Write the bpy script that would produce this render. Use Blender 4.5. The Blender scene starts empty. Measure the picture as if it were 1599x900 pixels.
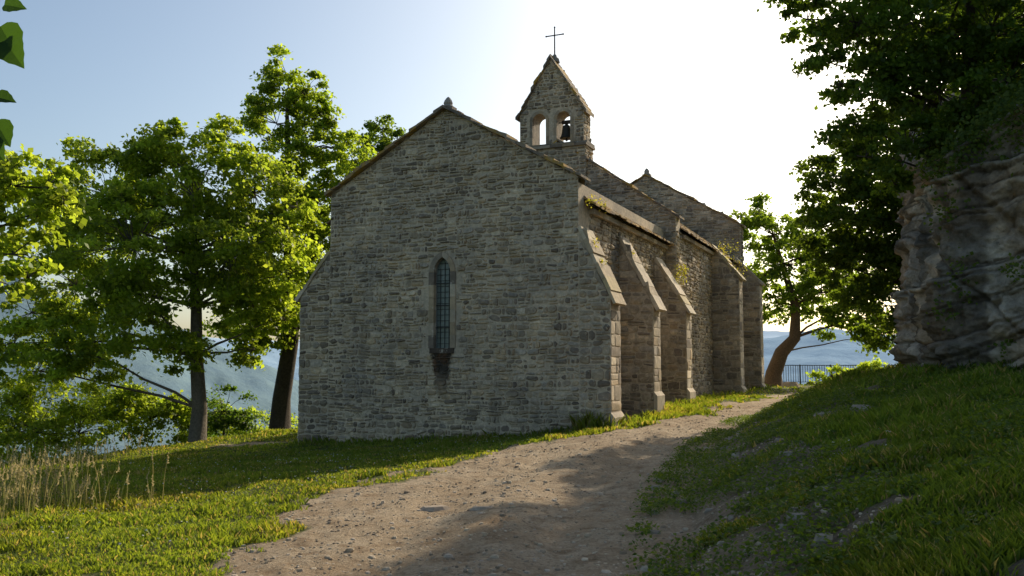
import bpy, math, random
import numpy as np
from mathutils import Vector, noise as mnoise
random.seed(7); RNG=np.random.default_rng(11)
scene=bpy.context.scene
def link(o): scene.collection.objects.link(o); return o

# ---------------------------------------------------------------- noise
def hsh(ix,iy,seed):
    n=(ix*374761393+iy*668265263+seed*144269504)&0xffffffff
    n=((n^(n>>13))*1274126177)&0xffffffff
    return ((n^(n>>16))&0xffff)/65535.0
def vn(x,y,seed=0):
    x=np.asarray(x,float);y=np.asarray(y,float)
    ix=np.floor(x).astype(np.int64);iy=np.floor(y).astype(np.int64)
    fx=x-ix;fy=y-iy;fx=fx*fx*(3-2*fx);fy=fy*fy*(3-2*fy)
    a=hsh(ix,iy,seed);b=hsh(ix+1,iy,seed);c=hsh(ix,iy+1,seed);d=hsh(ix+1,iy+1,seed)
    return (a*(1-fx)+b*fx)*(1-fy)+(c*(1-fx)+d*fx)*fy
def fbm(x,y,seed=0,o=4):
    s=0;a=.5;t=0
    for i in range(o):
        s=s+a*vn(np.asarray(x)*2**i,np.asarray(y)*2**i,seed+i*17);t+=a;a*=.5
    return s/t
def sst(a,b,x):
    t=np.clip((x-a)/(b-a),0,1);return t*t*(3-2*t)

# ---------------------------------------------------------------- mesh helpers
def np_mesh(name,V,F,C=None,mat=None,parent=None,smooth=False,extra=None):
    V=np.asarray(V,np.float32);F=np.asarray(F,np.int32)
    me=bpy.data.meshes.new(name)
    me.vertices.add(len(V));me.vertices.foreach_set('co',V.ravel())
    k=F.shape[1];me.loops.add(F.size);me.loops.foreach_set('vertex_index',F.ravel())
    me.polygons.add(len(F));me.polygons.foreach_set('loop_start',np.arange(0,F.size,k,dtype=np.int32))
    me.update(calc_edges=True)
    if C is not None:
        a=me.color_attributes.new('Col','FLOAT_COLOR','POINT')
        cc=np.ones((len(V),4),np.float32);cc[:,:3]=C;a.data.foreach_set('color',cc.ravel())
    if extra:
        for n,arr in extra.items():
            a=me.attributes.new(n,'FLOAT','POINT');a.data.foreach_set('value',np.asarray(arr,np.float32))
    if smooth: me.polygons.foreach_set('use_smooth',np.ones(len(F),bool))
    me.validate()
    o=bpy.data.objects.new(name,me)
    if mat: me.materials.append(mat)
    if parent: o.parent=parent
    return link(o)
class MB:
    def __init__(s): s.v=[];s.f=[];s.c=[]
    def add(s,vs,fs,col=(.3,.3,.3)):
        b=len(s.v);s.v+=[tuple(p) for p in vs];s.f+=[tuple(b+i for i in f) for f in fs]
        s.c+=[col]*len(vs)
    def box(s,x0,x1,y0,y1,z0,z1,col=(.3,.3,.3)):
        s.add([(x0,y0,z0),(x1,y0,z0),(x1,y1,z0),(x0,y1,z0),(x0,y0,z1),(x1,y0,z1),(x1,y1,z1),(x0,y1,z1)],
              [(0,3,2,1),(4,5,6,7),(0,1,5,4),(1,2,6,5),(2,3,7,6),(3,0,4,7)],col)
    def hexa(s,p,col):
        s.add(p,[(0,3,2,1),(4,5,6,7),(0,1,5,4),(1,2,6,5),(2,3,7,6),(3,0,4,7)],col)
    def obj(s,name,mat,parent=None,smooth=False):
        me=bpy.data.meshes.new(name);me.from_pydata(s.v,[],s.f)
        a=me.color_attributes.new('Col','FLOAT_COLOR','POINT')
        cc=np.ones((len(s.v),4),np.float32);cc[:,:3]=np.array(s.c,np.float32).reshape(-1,3);a.data.foreach_set('color',cc.ravel())
        if smooth:
            for p in me.polygons:p.use_smooth=True
        me.materials.append(mat);o=bpy.data.objects.new(name,me)
        if parent:o.parent=parent
        return link(o)
def empty(name,loc=(0,0,0),rz=0):
    e=bpy.data.objects.new(name,None);e.location=loc;e.rotation_euler=(0,0,rz);return link(e)
def tube(mb,pts,rad,n=8,col=(.1,.08,.06),cap=True):
    pts=[Vector(p) for p in pts];vs=[];N=len(pts)
    for i,p in enumerate(pts):
        d=(pts[min(i+1,N-1)]-pts[max(i-1,0)]).normalized()
        a=d.cross(Vector((0.31,0.95,0.05)));a.normalize();b=d.cross(a)
        for k in range(n):
            t=2*math.pi*k/n;vs.append(p+(a*math.cos(t)+b*math.sin(t))*rad[i])
    fs=[(i*n+k,i*n+(k+1)%n,(i+1)*n+(k+1)%n,(i+1)*n+k) for i in range(N-1) for k in range(n)]
    if cap: fs+=[tuple(range(n)),tuple((N-1)*n+k for k in range(n))]
    mb.add(vs,fs,col)

# ---------------------------------------------------------------- materials
def newmat(name):
    m=bpy.data.materials.new(name);m.use_nodes=True;nt=m.node_tree;nt.nodes.clear()
    out=nt.nodes.new('ShaderNodeOutputMaterial');return m,nt,out
def N(nt,t,**kw):
    n=nt.nodes.new(t)
    for k,v in kw.items():
        if k in n.inputs.keys(): n.inputs[k].default_value=v
        else: setattr(n,k,v)
    return n
def L(nt,a,b): nt.links.new(a,b)
def mixc(nt,fac,a,b,bt='MIX'):
    m=nt.nodes.new('ShaderNodeMix');m.data_type='RGBA';m.blend_type=bt
    for s,v in ((m.inputs[0],fac),(m.inputs[6],a),(m.inputs[7],b)):
        if isinstance(v,(int,float)): s.default_value=v
        elif isinstance(v,tuple): s.default_value=(*v,1)
        else: L(nt,v,s)
    return m.outputs[2]
def mth(nt,op,a,b=0.0,c=None):
    n=nt.nodes.new('ShaderNodeMath');n.operation=op
    for i,v in enumerate((a,b) if c is None else (a,b,c)):
        if isinstance(v,(int,float)): n.inputs[i].default_value=v
        else: L(nt,v,n.inputs[i])
    return n.outputs[0]
def ramp(nt,src,p0,p1,c0=(0,0,0),c1=(1,1,1)):
    r=nt.nodes.new('ShaderNodeValToRGB');e=r.color_ramp.elements
    e[0].position=p0;e[0].color=(*c0,1);e[1].position=p1;e[1].color=(*c1,1);L(nt,src,r.inputs[0]);return r.outputs[0]
def noise_n(nt,scale,detail=6,rough=.6,vec=None):
    n=N(nt,'ShaderNodeTexNoise');n.inputs['Scale'].default_value=scale;n.inputs['Detail'].default_value=detail
    n.inputs['Roughness'].default_value=rough
    if vec: L(nt,vec,n.inputs['Vector'])
    return n.outputs['Fac']
def attr_mat(name,rough=.9,nscale=12,namt=.35,bump=.4,bscale=40,bdist=.01,lichen=None,stain=False,grime=False):
    m,nt,out=newmat(name);p=N(nt,'ShaderNodeBsdfPrincipled');p.inputs['Roughness'].default_value=rough
    p.inputs['Specular IOR Level'].default_value=.2
    tc=N(nt,'ShaderNodeTexCoord').outputs['Object']
    a=N(nt,'ShaderNodeAttribute');a.attribute_name='Col'
    f=ramp(nt,noise_n(nt,nscale,8,.7,tc),.3,.7,(1-namt,)*3,(1+namt,)*3)
    c=mixc(nt,1.0,a.outputs['Color'],f,'MULTIPLY')
    f2=ramp(nt,noise_n(nt,.7,4,.6,tc),.35,.65,(.76,.74,.73),(1.18,1.12,1.03))
    c=mixc(nt,1.0,c,f2,'MULTIPLY')
    if lichen:
        fl=ramp(nt,noise_n(nt,lichen[1],6,.65,tc),lichen[2],lichen[2]+.08)
        c=mixc(nt,fl,c,lichen[0])
    if grime:
        gm=ramp(nt,noise_n(nt,2.3,8,.72,tc),.52,.68,(0,0,0),(.50,.50,.50))
        c=mixc(nt,gm,c,(.16,.135,.105))
        mp=nt.nodes.new('ShaderNodeMapping');mp.inputs['Scale'].default_value=(3.2,3.2,.28);L(nt,tc,mp.inputs['Vector'])
        rn=ramp(nt,noise_n(nt,1.3,6,.7,mp.outputs[0]),.55,.73,(0,0,0),(.46,.46,.46))
        c=mixc(nt,rn,c,(.17,.145,.115))
    if stain:
        sp=nt.nodes.new('ShaderNodeSeparateXYZ');L(nt,tc,sp.inputs[0]);x,y,z=sp.outputs
        nz=mth(nt,'MULTIPLY_ADD',noise_n(nt,5,6,.7,tc),.5,-.25)
        dx=mth(nt,'ADD',mth(nt,'ABSOLUTE',mth(nt,'ADD',x,3.88)),nz)
        wdt=mth(nt,'MULTIPLY_ADD',z,.18,.0)
        mx=mth(nt,'SUBTRACT',1.0,mth(nt,'DIVIDE',dx,wdt));mx=mth(nt,'MULTIPLY',mx,2.8)
        top=mth(nt,'LESS_THAN',z,2.2);dz=mth(nt,'MULTIPLY_ADD',z,.9,-.5)
        mk=mth(nt,'MINIMUM',mx,dz)
        mk=mth(nt,'MULTIPLY',mk,top);mk=mth(nt,'MULTIPLY',mk,mth(nt,'LESS_THAN',y,.3))
        n_=nt.nodes.new('ShaderNodeClamp');L(nt,mk,n_.inputs[0]);n_.inputs[2].default_value=.94
        sc=mixc(nt,ramp(nt,noise_n(nt,3.5,4,.6,tc),.48,.64),(.03,.026,.023),(.14,.07,.035))
        c=mixc(nt,n_.outputs[0],c,sc)
    L(nt,c,p.inputs['Base Color'])
    b=N(nt,'ShaderNodeBump');b.inputs['Strength'].default_value=bump;b.inputs['Distance'].default_value=bdist
    L(nt,noise_n(nt,bscale,8,.7,tc),b.inputs['Height']);L(nt,b.outputs[0],p.inputs['Normal'])
    L(nt,p.outputs[0],out.inputs[0]);return m
M_stone=attr_mat('stone_masonry',.92,9,.34,1.0,26,.035,lichen=((.64,.545,.40),6.5,.60),stain=True,grime=True)
M_ashlar=attr_mat('dressed_stone',.9,7,.22,.7,35,.012,lichen=((.58,.51,.40),4,.60))
M_mortar=attr_mat('mortar',.95,14,.3,.9,30,.02,stain=True,grime=True)
M_roof=attr_mat('stone_slates',.9,8,.35,.8,30,.02,lichen=((.42,.26,.06),2.2,.50))
M_bark=attr_mat('bark',.95,14,.4,1.0,22,.04)
M_rock=attr_mat('limestone_rock',.95,4.5,.45,1.0,7,.16,lichen=((.20,.18,.13),2.2,.62))
M_metal=attr_mat('dark_iron',.6,20,.2,.2)
M_pebble=attr_mat('pebbles',.95,20,.25,.5,40,.01)
def leaf_mat(name,trans=.5,tint=(1.9,1.75,.8),rough=.5):
    m,nt,out=newmat(name);a=N(nt,'ShaderNodeAttribute');a.attribute_name='Col'
    p=N(nt,'ShaderNodeBsdfPrincipled');p.inputs['Roughness'].default_value=rough;p.inputs['Specular IOR Level'].default_value=.25
    L(nt,a.outputs['Color'],p.inputs['Base Color'])
    t=N(nt,'ShaderNodeBsdfTranslucent');L(nt,mixc(nt,1.0,a.outputs['Color'],tint,'MULTIPLY'),t.inputs['Color'])
    mx=N(nt,'ShaderNodeMixShader');mx.inputs[0].default_value=trans
    L(nt,p.outputs[0],mx.inputs[1]);L(nt,t.outputs[0],mx.inputs[2]);L(nt,mx.outputs[0],out.inputs[0]);return m
M_leaf=leaf_mat('leaves',.6,(3.4,3.0,1.3));M_grass=leaf_mat('grass_blades',.5,(2.1,1.85,.65),.6);M_straw=leaf_mat('dry_grass',.4,(1.3,1.2,1))
M_darkleaf=leaf_mat('shade_leaves',.5,(2.6,2.3,.9))  # darker copy of the leaf material, shadow-side tone put into its tint

def ground_mat():
    m,nt,out=newmat('ground_grass_and_dirt')
    tc=N(nt,'ShaderNodeTexCoord').outputs['Object']
    at=N(nt,'ShaderNodeAttribute');at.attribute_name='dirt'
    bk=N(nt,'ShaderNodeAttribute');bk.attribute_name='bank'
    g=mixc(nt,ramp(nt,noise_n(nt,1.1,6,.65,tc),.35,.65),(.065,.09,.018),(.12,.15,.03))
    g=mixc(nt,ramp(nt,noise_n(nt,14,6,.7,tc),.45,.75),g,(.16,.135,.055))
    d=mixc(nt,ramp(nt,noise_n(nt,.9,6,.6,tc),.3,.7),(.43,.31,.19),(.60,.475,.325))
    d=mixc(nt,ramp(nt,noise_n(nt,3.2,8,.7,tc),.50,.66),d,(.31,.21,.12))
    d=mixc(nt,ramp(nt,noise_n(nt,22,8,.75,tc),.47,.72),d,(.21,.145,.085))
    v=N(nt,'ShaderNodeTexVoronoi');v.inputs['Scale'].default_value=24;L(nt,tc,v.inputs['Vector'])
    d=mixc(nt,ramp(nt,v.outputs['Distance'],.10,.24,(.6,.6,.6),(0,0,0)),d,(.60,.51,.39))
    lit=mixc(nt,ramp(nt,noise_n(nt,18,8,.8,tc),.4,.62),(.095,.07,.042),(.25,.215,.165))
    d=mixc(nt,mth(nt,'MULTIPLY',bk.outputs['Fac'],.85),d,lit)
    ad=mth(nt,'ADD',at.outputs['Fac'],mth(nt,'MULTIPLY_ADD',noise_n(nt,5,8,.75,tc),.9,-.45))
    f=ramp(nt,ad,.42,.58)
    c=mixc(nt,f,g,d)
    p=N(nt,'ShaderNodeBsdfPrincipled');p.inputs['Roughness'].default_value=.95;p.inputs['Specular IOR Level'].default_value=.1
    L(nt,c,p.inputs['Base Color'])
    b=N(nt,'ShaderNodeBump');b.inputs['Strength'].default_value=1;b.inputs['Distance'].default_value=.10
    b2=N(nt,'ShaderNodeBump');b2.inputs['Strength'].default_value=.9;b2.inputs['Distance'].default_value=.03
    L(nt,noise_n(nt,5,8,.7,tc),b.inputs['Height']);L(nt,noise_n(nt,32,8,.75,tc),b2.inputs['Height'])
    L(nt,b.outputs[0],b2.inputs['Normal']);L(nt,b2.outputs[0],p.inputs['Normal'])
    L(nt,p.outputs[0],out.inputs[0]);return m
M_ground=ground_mat()
def hill_mat(name,c0,c1,sc,bd):  # aerial haze is painted into the hills' pale bluish base colours
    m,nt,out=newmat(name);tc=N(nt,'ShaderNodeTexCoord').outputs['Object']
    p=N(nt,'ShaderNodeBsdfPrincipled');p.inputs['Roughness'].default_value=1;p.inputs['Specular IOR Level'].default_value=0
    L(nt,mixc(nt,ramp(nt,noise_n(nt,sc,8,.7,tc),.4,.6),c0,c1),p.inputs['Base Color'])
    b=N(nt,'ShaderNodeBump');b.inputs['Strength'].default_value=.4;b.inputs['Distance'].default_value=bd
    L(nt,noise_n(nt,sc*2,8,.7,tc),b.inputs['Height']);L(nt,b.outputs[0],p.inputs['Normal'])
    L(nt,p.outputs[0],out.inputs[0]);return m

# ---------------------------------------------------------------- terrain
Yk=[-50,5,7,13,18,24,30,48,80];XEk=[1,1.2,1.4,2.5,4.0,6.4,9.4,20,40]
def XE(y): return np.interp(y,Yk,XEk)
def XL(y): return np.interp(y,[-50,0,7,10,13,17,22,25,30,40,60],[-1.9,-1.9,-2.3,-2.6,-2.3,-.8,2.9,5.2,8.2,13,22])
def H(x,y):
    x=np.asarray(x,float);y=np.asarray(y,float)
    base=np.interp(y,[0,13,22.6,30,48],[0,0,.28,.55,.7])
    xp=np.interp(y,[0,7,13,17,22,25,30,48],[0,0,.3,1.2,3.2,5,7,14])
    l=np.maximum(0,xp-x);l=12*(1-np.exp(-l/12))
    z=base-(.04+.09*sst(11,24,y))*l
    R=np.maximum(0,x-XE(y))
    w=1-sst(25,33,y)
    z=z+w*1.6*(1-np.exp(-R*.6/1.6))
    z=z+.18*(fbm(x*.9,y*.9,44,3)-.5)*2*sst(.2,2.5,R)*w
    uu=(x-XL(y))/(XE(y)-XL(y))+.10*(fbm(x*.3,y*.3,99,2)-.5)
    rt=np.exp(-((uu-.34)/.07)**2)+np.exp(-((uu-.70)/.07)**2)
    z=z-.05*rt*sst(3,6,y)*(1-sst(24,28,y))+.03*np.exp(-((uu-.52)/.08)**2)*(1-sst(24,28,y))*sst(3,6,y)
    z=z+.05*(fbm(x*.5,y*.5,3)-.5)*2+.05*(fbm(x*2.2,y*2.2,8)-.5)*2+.024*(fbm(x*7,y*7,12,2)-.5)*2
    d=np.maximum(np.maximum(y-50,-x-14+.45*(y-24)),-x-22)
    d=np.maximum(d,x-40)
    dr=.6*np.log1p(np.exp(np.clip(d,-30,30)))*1.0+.6*np.maximum(0,d-30)
    return z-np.minimum(dr,92)
def dirt(x,y):
    xl=XL(y);xr=XE(y);n_=fbm(x*.9,y*.9,21)-.5
    m=np.minimum(sst(-1.0,.7,x-xl+2.6*n_),sst(-2.0,.4,xr-x+3.2*(fbm(x*1.1+4,y*1.1,23)-.5)))
    m=m*(1-.85*sst(.56,.66,fbm(x*.8+9,y*1.1,33))*(1-sst(8.2,9.5,y)))
    m=np.maximum(m,.8*np.exp(-(((x+7.6)/1.8)**2+((y-27)/1.0)**2)))
    m=np.maximum(m,.75*np.exp(-(((x-5.2)/1.0)**2+((y-14.6)/1.5)**2)))
    m=np.maximum(m,.62*sst(.56,.66,fbm(x*.9+3,y*.9+1,55))*sst(0,1,x-XE(y)+1)*(1-sst(2.5,5,x-XE(y))))
    m=np.maximum(m,.66*sst(.52,.64,fbm(x*1.2+8,y*1.2,57))*sst(1.8,.3,xl-x)*sst(-.5,.5,xl-x))
    m=np.maximum(m,.75*sst(.46,.60,fbm(x*1.3,y*1.3,66))*np.exp(-(((x+2.9)/1.5)**2+((y-7.6)/1.5)**2)))
    return np.where(y<48,m,0)
angs=np.concatenate([np.arange(-48,48,.28),np.arange(48,312,3.0)])
angs=np.radians(angs);rr=[.35]
while rr[-1]<9000: rr.append(rr[-1]*1.021 if rr[-1]<70 else rr[-1]*1.07)
rr=np.array(rr)
A,Rg=np.meshgrid(angs,rr);GX=Rg*np.sin(A);GY=Rg*np.cos(A);GZ=H(GX,GY);GD=dirt(GX,GY)
GB=sst(-.6,1.0,GX-XE(GY))
na,nr=len(angs),len(rr)
idx=np.arange(na*nr).reshape(nr,na)
F=np.stack([idx[:-1],np.roll(idx,-1,1)[:-1],np.roll(idx,-1,1)[1:],idx[1:]],-1).reshape(-1,4)
V=np.stack([GX,GY,GZ],-1).reshape(-1,3)
og=np_mesh('ground',V,F,mat=M_ground,smooth=True,extra={'dirt':GD.ravel(),'bank':GB.ravel()})
fd=GD.ravel()[F].max(1);fy=V[F][:,:,1].mean(1)
Fp=F[(fd>.12)&(fy>2)&(fy<46)&(np.abs(V[F][:,:,0].mean(1))<16)]
u,inv=np.unique(Fp,return_inverse=True)
Vp=V[u].copy();Vp[:,2]+=.004
np_mesh('footpath',Vp,inv.reshape(-1,4),mat=M_ground,smooth=True,extra={'dirt':GD.ravel()[u],'bank':GB.ravel()[u]})

# ---------------------------------------------------------------- distant hills
def hill(name,d0,d1,az,zr,mat,seed,rough=18):
    a=np.radians(np.linspace(-70,70,420));t=np.linspace(0,1.35,46)
    Aa,T=np.meshgrid(a,t);D=d0+(d1-d0)*T
    zz=np.interp(np.degrees(Aa),az,zr)
    prof=np.where(T<1,sst(-.15,1,T),1-.5*(T-1)/.35)
    X=D*np.sin(Aa);Y=D*np.cos(Aa)
    Z=-93+(zz+93)*prof+rough*(fbm(X/ (d1*.06),Y/(d1*.06),seed,6)-.5)*2*prof
    nA=len(a);I=np.arange(X.size).reshape(X.shape)
    Fh=np.stack([I[:-1,:-1],I[:-1,1:],I[1:,1:],I[1:,:-1]],-1).reshape(-1,4)
    return np_mesh(name,np.stack([X,Y,Z],-1).reshape(-1,3),Fh,mat=mat,smooth=True)
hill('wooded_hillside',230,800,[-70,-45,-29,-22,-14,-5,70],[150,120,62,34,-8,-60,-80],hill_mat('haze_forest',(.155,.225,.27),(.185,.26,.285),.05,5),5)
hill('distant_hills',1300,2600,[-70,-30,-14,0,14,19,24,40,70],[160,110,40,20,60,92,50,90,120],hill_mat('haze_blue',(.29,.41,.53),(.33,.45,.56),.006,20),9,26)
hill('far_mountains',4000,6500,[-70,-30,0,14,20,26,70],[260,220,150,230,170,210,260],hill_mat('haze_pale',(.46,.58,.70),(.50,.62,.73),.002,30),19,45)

# ================================================================ CHAPEL
ROT=-math.radians(23.3)
chapel=empty('stone_chapel',(1.69,22.9,0),ROT)
PAL=[(.49,.41,.305),(.57,.485,.365),(.35,.295,.225),(.53,.42,.285),(.64,.555,.425),(.40,.345,.27),(.51,.435,.325),(.29,.245,.195),(.55,.445,.305),(.46,.41,.34)]
def pick(k=1.0):
    c=random.choice(PAL);j=random.uniform(.86,1.14)*k;return tuple(x*j for x in c)
def stones(mb,O,U,Nn,u0,u1,z0,z1,top,skip=None,h=(.085,.15),w=(.16,.42),gap=.012,dep=(.012,.055),tint=None,k=1.0,wav=.028,sd=0):
    rnd=random.Random(sd*31+5)
    ph=[rnd.uniform(0,6.28) for _ in range(6)]
    def wv(u,i): return wav*(math.sin(u*1.7+ph[i%6]+i)+.6*math.sin(u*4.1+i*2.3+ph[(i+2)%6])+.6*math.sin(u*9.3+i*1.3+ph[(i+4)%6]))*.7
    z=z0;i=0;
    while z<z1:
        hh=rnd.uniform(*h);u=u0
        while u<u1-1e-4:
            ww=rnd.uniform(w[0],w[1]) if rnd.random()<.7 else rnd.uniform(w[0]*.6,w[0]*1.2)
            if u+ww>u1-.09: ww=u1-u
            ua,ub=u,u+ww;u=ub
            if rnd.random()<.25 and hh>.11: q_=rnd.uniform(.38,.62);sub=[(0,q_),(q_,1)]
            else: sub=[(0,1)]
            for (fa,fb) in sub:
                def zz(uu,f): 
                    lo=z+wv(uu,i);hi=z+hh+wv(uu,i+1);return lo+(hi-lo)*f
                g=gap*rnd.uniform(.5,1.8)
                pa,pb=ua+g+(0 if ua==u0 else rnd.uniform(-.008,.008)),ub-g+(0 if ub==u1 else rnd.uniform(-.008,.008))
                jz=gap*1.0
                za0,zb0=zz(pa,fa)+g+rnd.uniform(-jz,jz),zz(pb,fa)+g+rnd.uniform(-jz,jz);za1,zb1=zz(pa,fb)-g+rnd.uniform(-jz,jz),zz(pb,fb)-g+rnd.uniform(-jz,jz)
                cu=(pa+pb)/2;cz=(za0+zb1)/2
                if za0>top(pa)-.03 and zb0>top(pb)-.03: continue
                if skip and (skip(pa,za0) or skip(pb,za0) or skip(pa,za1) or skip(pb,zb1) or skip(cu,cz)): continue
                W=pb-pa;Hh=min(za1-za0,zb1-zb0)
                if W<.03 or Hh<.02: continue
                c1=min(W*.3,Hh*.4,.055)*rnd.uniform(.5,1.25)
                r_=lambda:rnd.uniform(.4,1.6)
                pts=[(pa+c1*r_(),za0),(pb-c1*r_(),zb0),(pb,zb0+c1*r_()*.8),(pb,zb1-c1*r_()*.8),(pb-c1*r_(),zb1),(pa+c1*r_(),za1),(pa,za1-c1*r_()*.8),(pa,za0+c1*r_()*.8)]
                pts=[(a,min(b,top(a)-.005)) for a,b in pts]
                d=rnd.uniform(*dep);vs=[]
                for a,b in pts: vs.append((a,b,-.01))
                ins=min(.014,Hh*.18)
                for a,b in pts:
                    aa=a+ins*(1 if a<cu else -1);bb=b+ins*(1 if b<cz else -1);vs.append((aa,bb,d*rnd.uniform(.55,1.15)))
                vs.append((cu+rnd.uniform(-.25,.25)*W,cz+rnd.uniform(-.2,.2)*Hh,d+rnd.uniform(-.004,.018)))
                fs=[(q,(q+1)%8,8+(q+1)%8,8+q) for q in range(8)]+[(8+q,8+(q+1)%8,16) for q in range(8)]
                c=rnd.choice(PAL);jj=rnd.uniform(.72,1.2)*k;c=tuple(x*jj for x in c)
                if tint: c=tint(c,cu,cz,rnd)
                mb.add([(O[0]+U[0]*a+Nn[0]*e,O[1]+U[1]*a+Nn[1]*e,b) for a,b,e in vs],fs,c)
        z+=hh;i+=1

RID=-3.8
def g_choir(t): return 8.66-.568*abs(t-RID)
def front_top(t):
    if t<-7.5: return 4.89+(t+7.5)*1.25
    if t>0: return 5.17-t*2.15
    return g_choir(t)
NR=-3.9
def g_nave(t): return 9.85-.705*abs(t-NR)
def g_west(t): return 10.95-.60*abs(t-NR)
MC=(.56,.485,.375)
core=MB();st=MB();ash=MB()
BOT=-1.8
WC=-3.88;WA=.26;WR=.46;WS=2.15;WSP=4.2
def arch(cx,a,R,zs,off=0,n=8):
    c=a-R;rr_=R+off;pts=[]
    amax=math.acos(max(-1,min(1,(-c)/rr_)))
    for i in range(n+1):
        th=amax*i/n;pts.append((cx+c+rr_*math.cos(th),zs+rr_*math.sin(th)))
    left=[(2*cx-x,z) for x,z in reversed(pts[:-1])]
    return pts+left
def column_wall(mb,t0,t1,zb,topf,ops,s0,s1,kinks,col=MC,back=True):
    xs=sorted(set([t0,t1]+[k for k in kinks if t0<k<t1]))
    ops=sorted(ops)
    segs=[];cur=t0
    for o in ops:
        segs.append((cur,o[0]-o[1],None));segs.append((o[0]-o[1],o[0]+o[1],o));cur=o[0]+o[1]
    segs.append((cur,t1,None))
    for a,b,o in segs:
        ks=[a]+[k for k in xs if a<k<b]+[b]
        for s_ in ([s0,s1] if back else [s0]):
            if o is None:
                for p,q in zip(ks[:-1],ks[1:]):
                    mb.add([(p,s_,zb),(q,s_,zb),(q,s_,topf(q)),(p,s_,topf(p))],[(0,1,2,3)],col)
            else:
                cx,aa,R,sill,sp=o
                mb.add([(a,s_,zb),(b,s_,zb),(b,s_,sill),(a,s_,sill)],[(0,1,2,3)],col)
                ar=arch(cx,aa,R,sp)
                n=len(ar)
                for i in range(n-1):
                    x0,z0=ar[i];x1,z1=ar[i+1]
                    mb.add([(x0,s_,z0),(x0,s_,topf(x0)),(x1,s_,topf(x1)),(x1,s_,z1)],[(0,1,2,3)],col)
    for o in ops:
        cx,aa,R,sill,sp=o
        ol=[(cx+aa,sill)]+arch(cx,aa,R,sp)+[(cx-aa,sill)]
        ol2=ol+[ol[0]]
        for (x0,z0),(x1,z1) in zip(ol2[:-1],ol2[1:]):
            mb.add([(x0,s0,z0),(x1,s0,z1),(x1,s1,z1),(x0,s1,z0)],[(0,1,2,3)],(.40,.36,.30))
column_wall(core,-7.5,0,BOT,g_choir,[(WC,WA,WR,WS,WSP)],0,.55,[RID])
for t in (0,-7.5):
    core.add([(t,0,BOT),(t,9.1,BOT),(t,9.1,6.35),(t,0,6.35)],[(0,1,2,3)],MC)
def prism(mb,t0,t1,s0,s1,topf,k,col=MC):
    for s_ in (s0,s1):
        mb.add([(t0,s_,BOT),(t1,s_,BOT),(t1,s_,topf(t1)),(k,s_,topf(k)),(t0,s_,topf(t0))],[(0,1,2,3,4)],col)
    for t in (t0,t1):
        mb.add([(t,s0,BOT),(t,s1,BOT),(t,s1,topf(t)),(t,s0,topf(t))],[(0,1,2,3)],col)
    mb.add([(t1,s0,topf(t1)),(t1,s1,topf(t1)),(k,s1,topf(k)),(k,s0,topf(k))],[(0,1,2,3)],col)
    mb.add([(t0,s0,topf(t0)),(t0,s1,topf(t0)),(k,s1,topf(k)),(k,s0,topf(k))],[(0,1,2,3)],col)
prism(core,-8.2,.4,9.1,9.7,g_nave,NR)
prism(core,-8.2,.398,9.7,21.3,lambda t:6.3+.70*(4.3-abs(t-NR)),NR)
prism(core,-8.5,.62,21.3,21.95,g_west,NR)
BUT=[(0,.85,0,.82,5.17,3.41,1),(3.5,4.3,0,1.0,5.38,3.42,1),(7.5,8.3,0,1.05,5.2,3.5,1),(15.2,16.0,.4,1.1,6.55,5.2,1),(20.5,21.29,.4,1.15,6.6,5.4,1),
     (0,.85,-7.5,1.0,4.89,3.64,-1),(3.5,4.3,-7.5,1.0,5.2,3.42,-1),(8.2,9.0,-7.5,1.2,5.2,3.5,-1),(15.2,16,-8.2,1.1,6.4,5.2,-1),(20.5,21.29,-8.2,1.1,6.4,5.4,-1)]
cop=MB()
for (s0,s1,tw,pr,zt,zl,sg) in BUT:
    te=tw+sg*pr
    core.hexa([(tw,s0,BOT),(te,s0,BOT),(te,s1,BOT),(tw,s1,BOT),(tw,s0,zt),(te,s0,zl),(te,s1,zl),(tw,s1,zt)],MC)
    gz=.42 if s0<3 else (.85 if s0<14 else .75)
    if sg>0:
        ash.add([(te-.01,s0-.03,BOT),(te+.10,s0-.03,BOT),(te+.10,s1+.03,BOT),(te-.01,s1+.03,BOT),(te-.01,s0-.03,gz+.12),(te+.10,s0-.03,gz-.02),(te+.10,s1+.03,gz-.02),(te-.01,s1+.03,gz+.12)],
            [(0,3,2,1),(4,5,6,7),(0,1,5,4),(1,2,6,5),(2,3,7,6),(3,0,4,7)],(.52,.45,.35))
    n=6
    for i in range(n):
        f0,f1=i/n,(i+1)/n
        a0=tw+sg*(pr+.07)*f0;a1=tw+sg*(pr+.07)*(f1+.03)
        slope=(zl-zt)/pr
        b0=zt+slope*abs(a0-tw);b1=zt+slope*abs(a1-tw)
        nx,nz=sg*(-slope),1.0;ln=math.hypot(nx,nz);th=random.uniform(.07,.12);nx,nz=nx/ln*th,nz/ln*th
        j=random.uniform(-.025,.02);e0=s0-.05+j;e1=s1+.05+random.uniform(-.03,.02)
        cc=random.choice([(.55,.48,.36),(.44,.36,.25),(.60,.52,.40),(.48,.40,.24)])
        cop.hexa([(a0,e0,b0),(a1,e0,b1),(a1,e1,b1),(a0,e1,b0),(a0+nx,e0,b0+nz),(a1+nx,e0,b1+nz),(a1+nx,e1,b1+nz),(a0+nx,e1,b0+nz)],cc)
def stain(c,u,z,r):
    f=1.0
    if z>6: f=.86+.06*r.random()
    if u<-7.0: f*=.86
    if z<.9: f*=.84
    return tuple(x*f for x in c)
def wskip(u,z):
    if abs(u-WC)<WA+.15 and WS-.16<z<WSP: return True
    return z>=WSP and math.hypot(abs(u-WC)-(WA-WR),z-WSP)<WR+.14
stones(st,(0,0),(1,0),(0,-1),-7.5,-.0,-1.3,8.8,front_top,wskip,h=(.07,.18),w=(.12,.38),tint=stain,sd=1)
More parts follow.
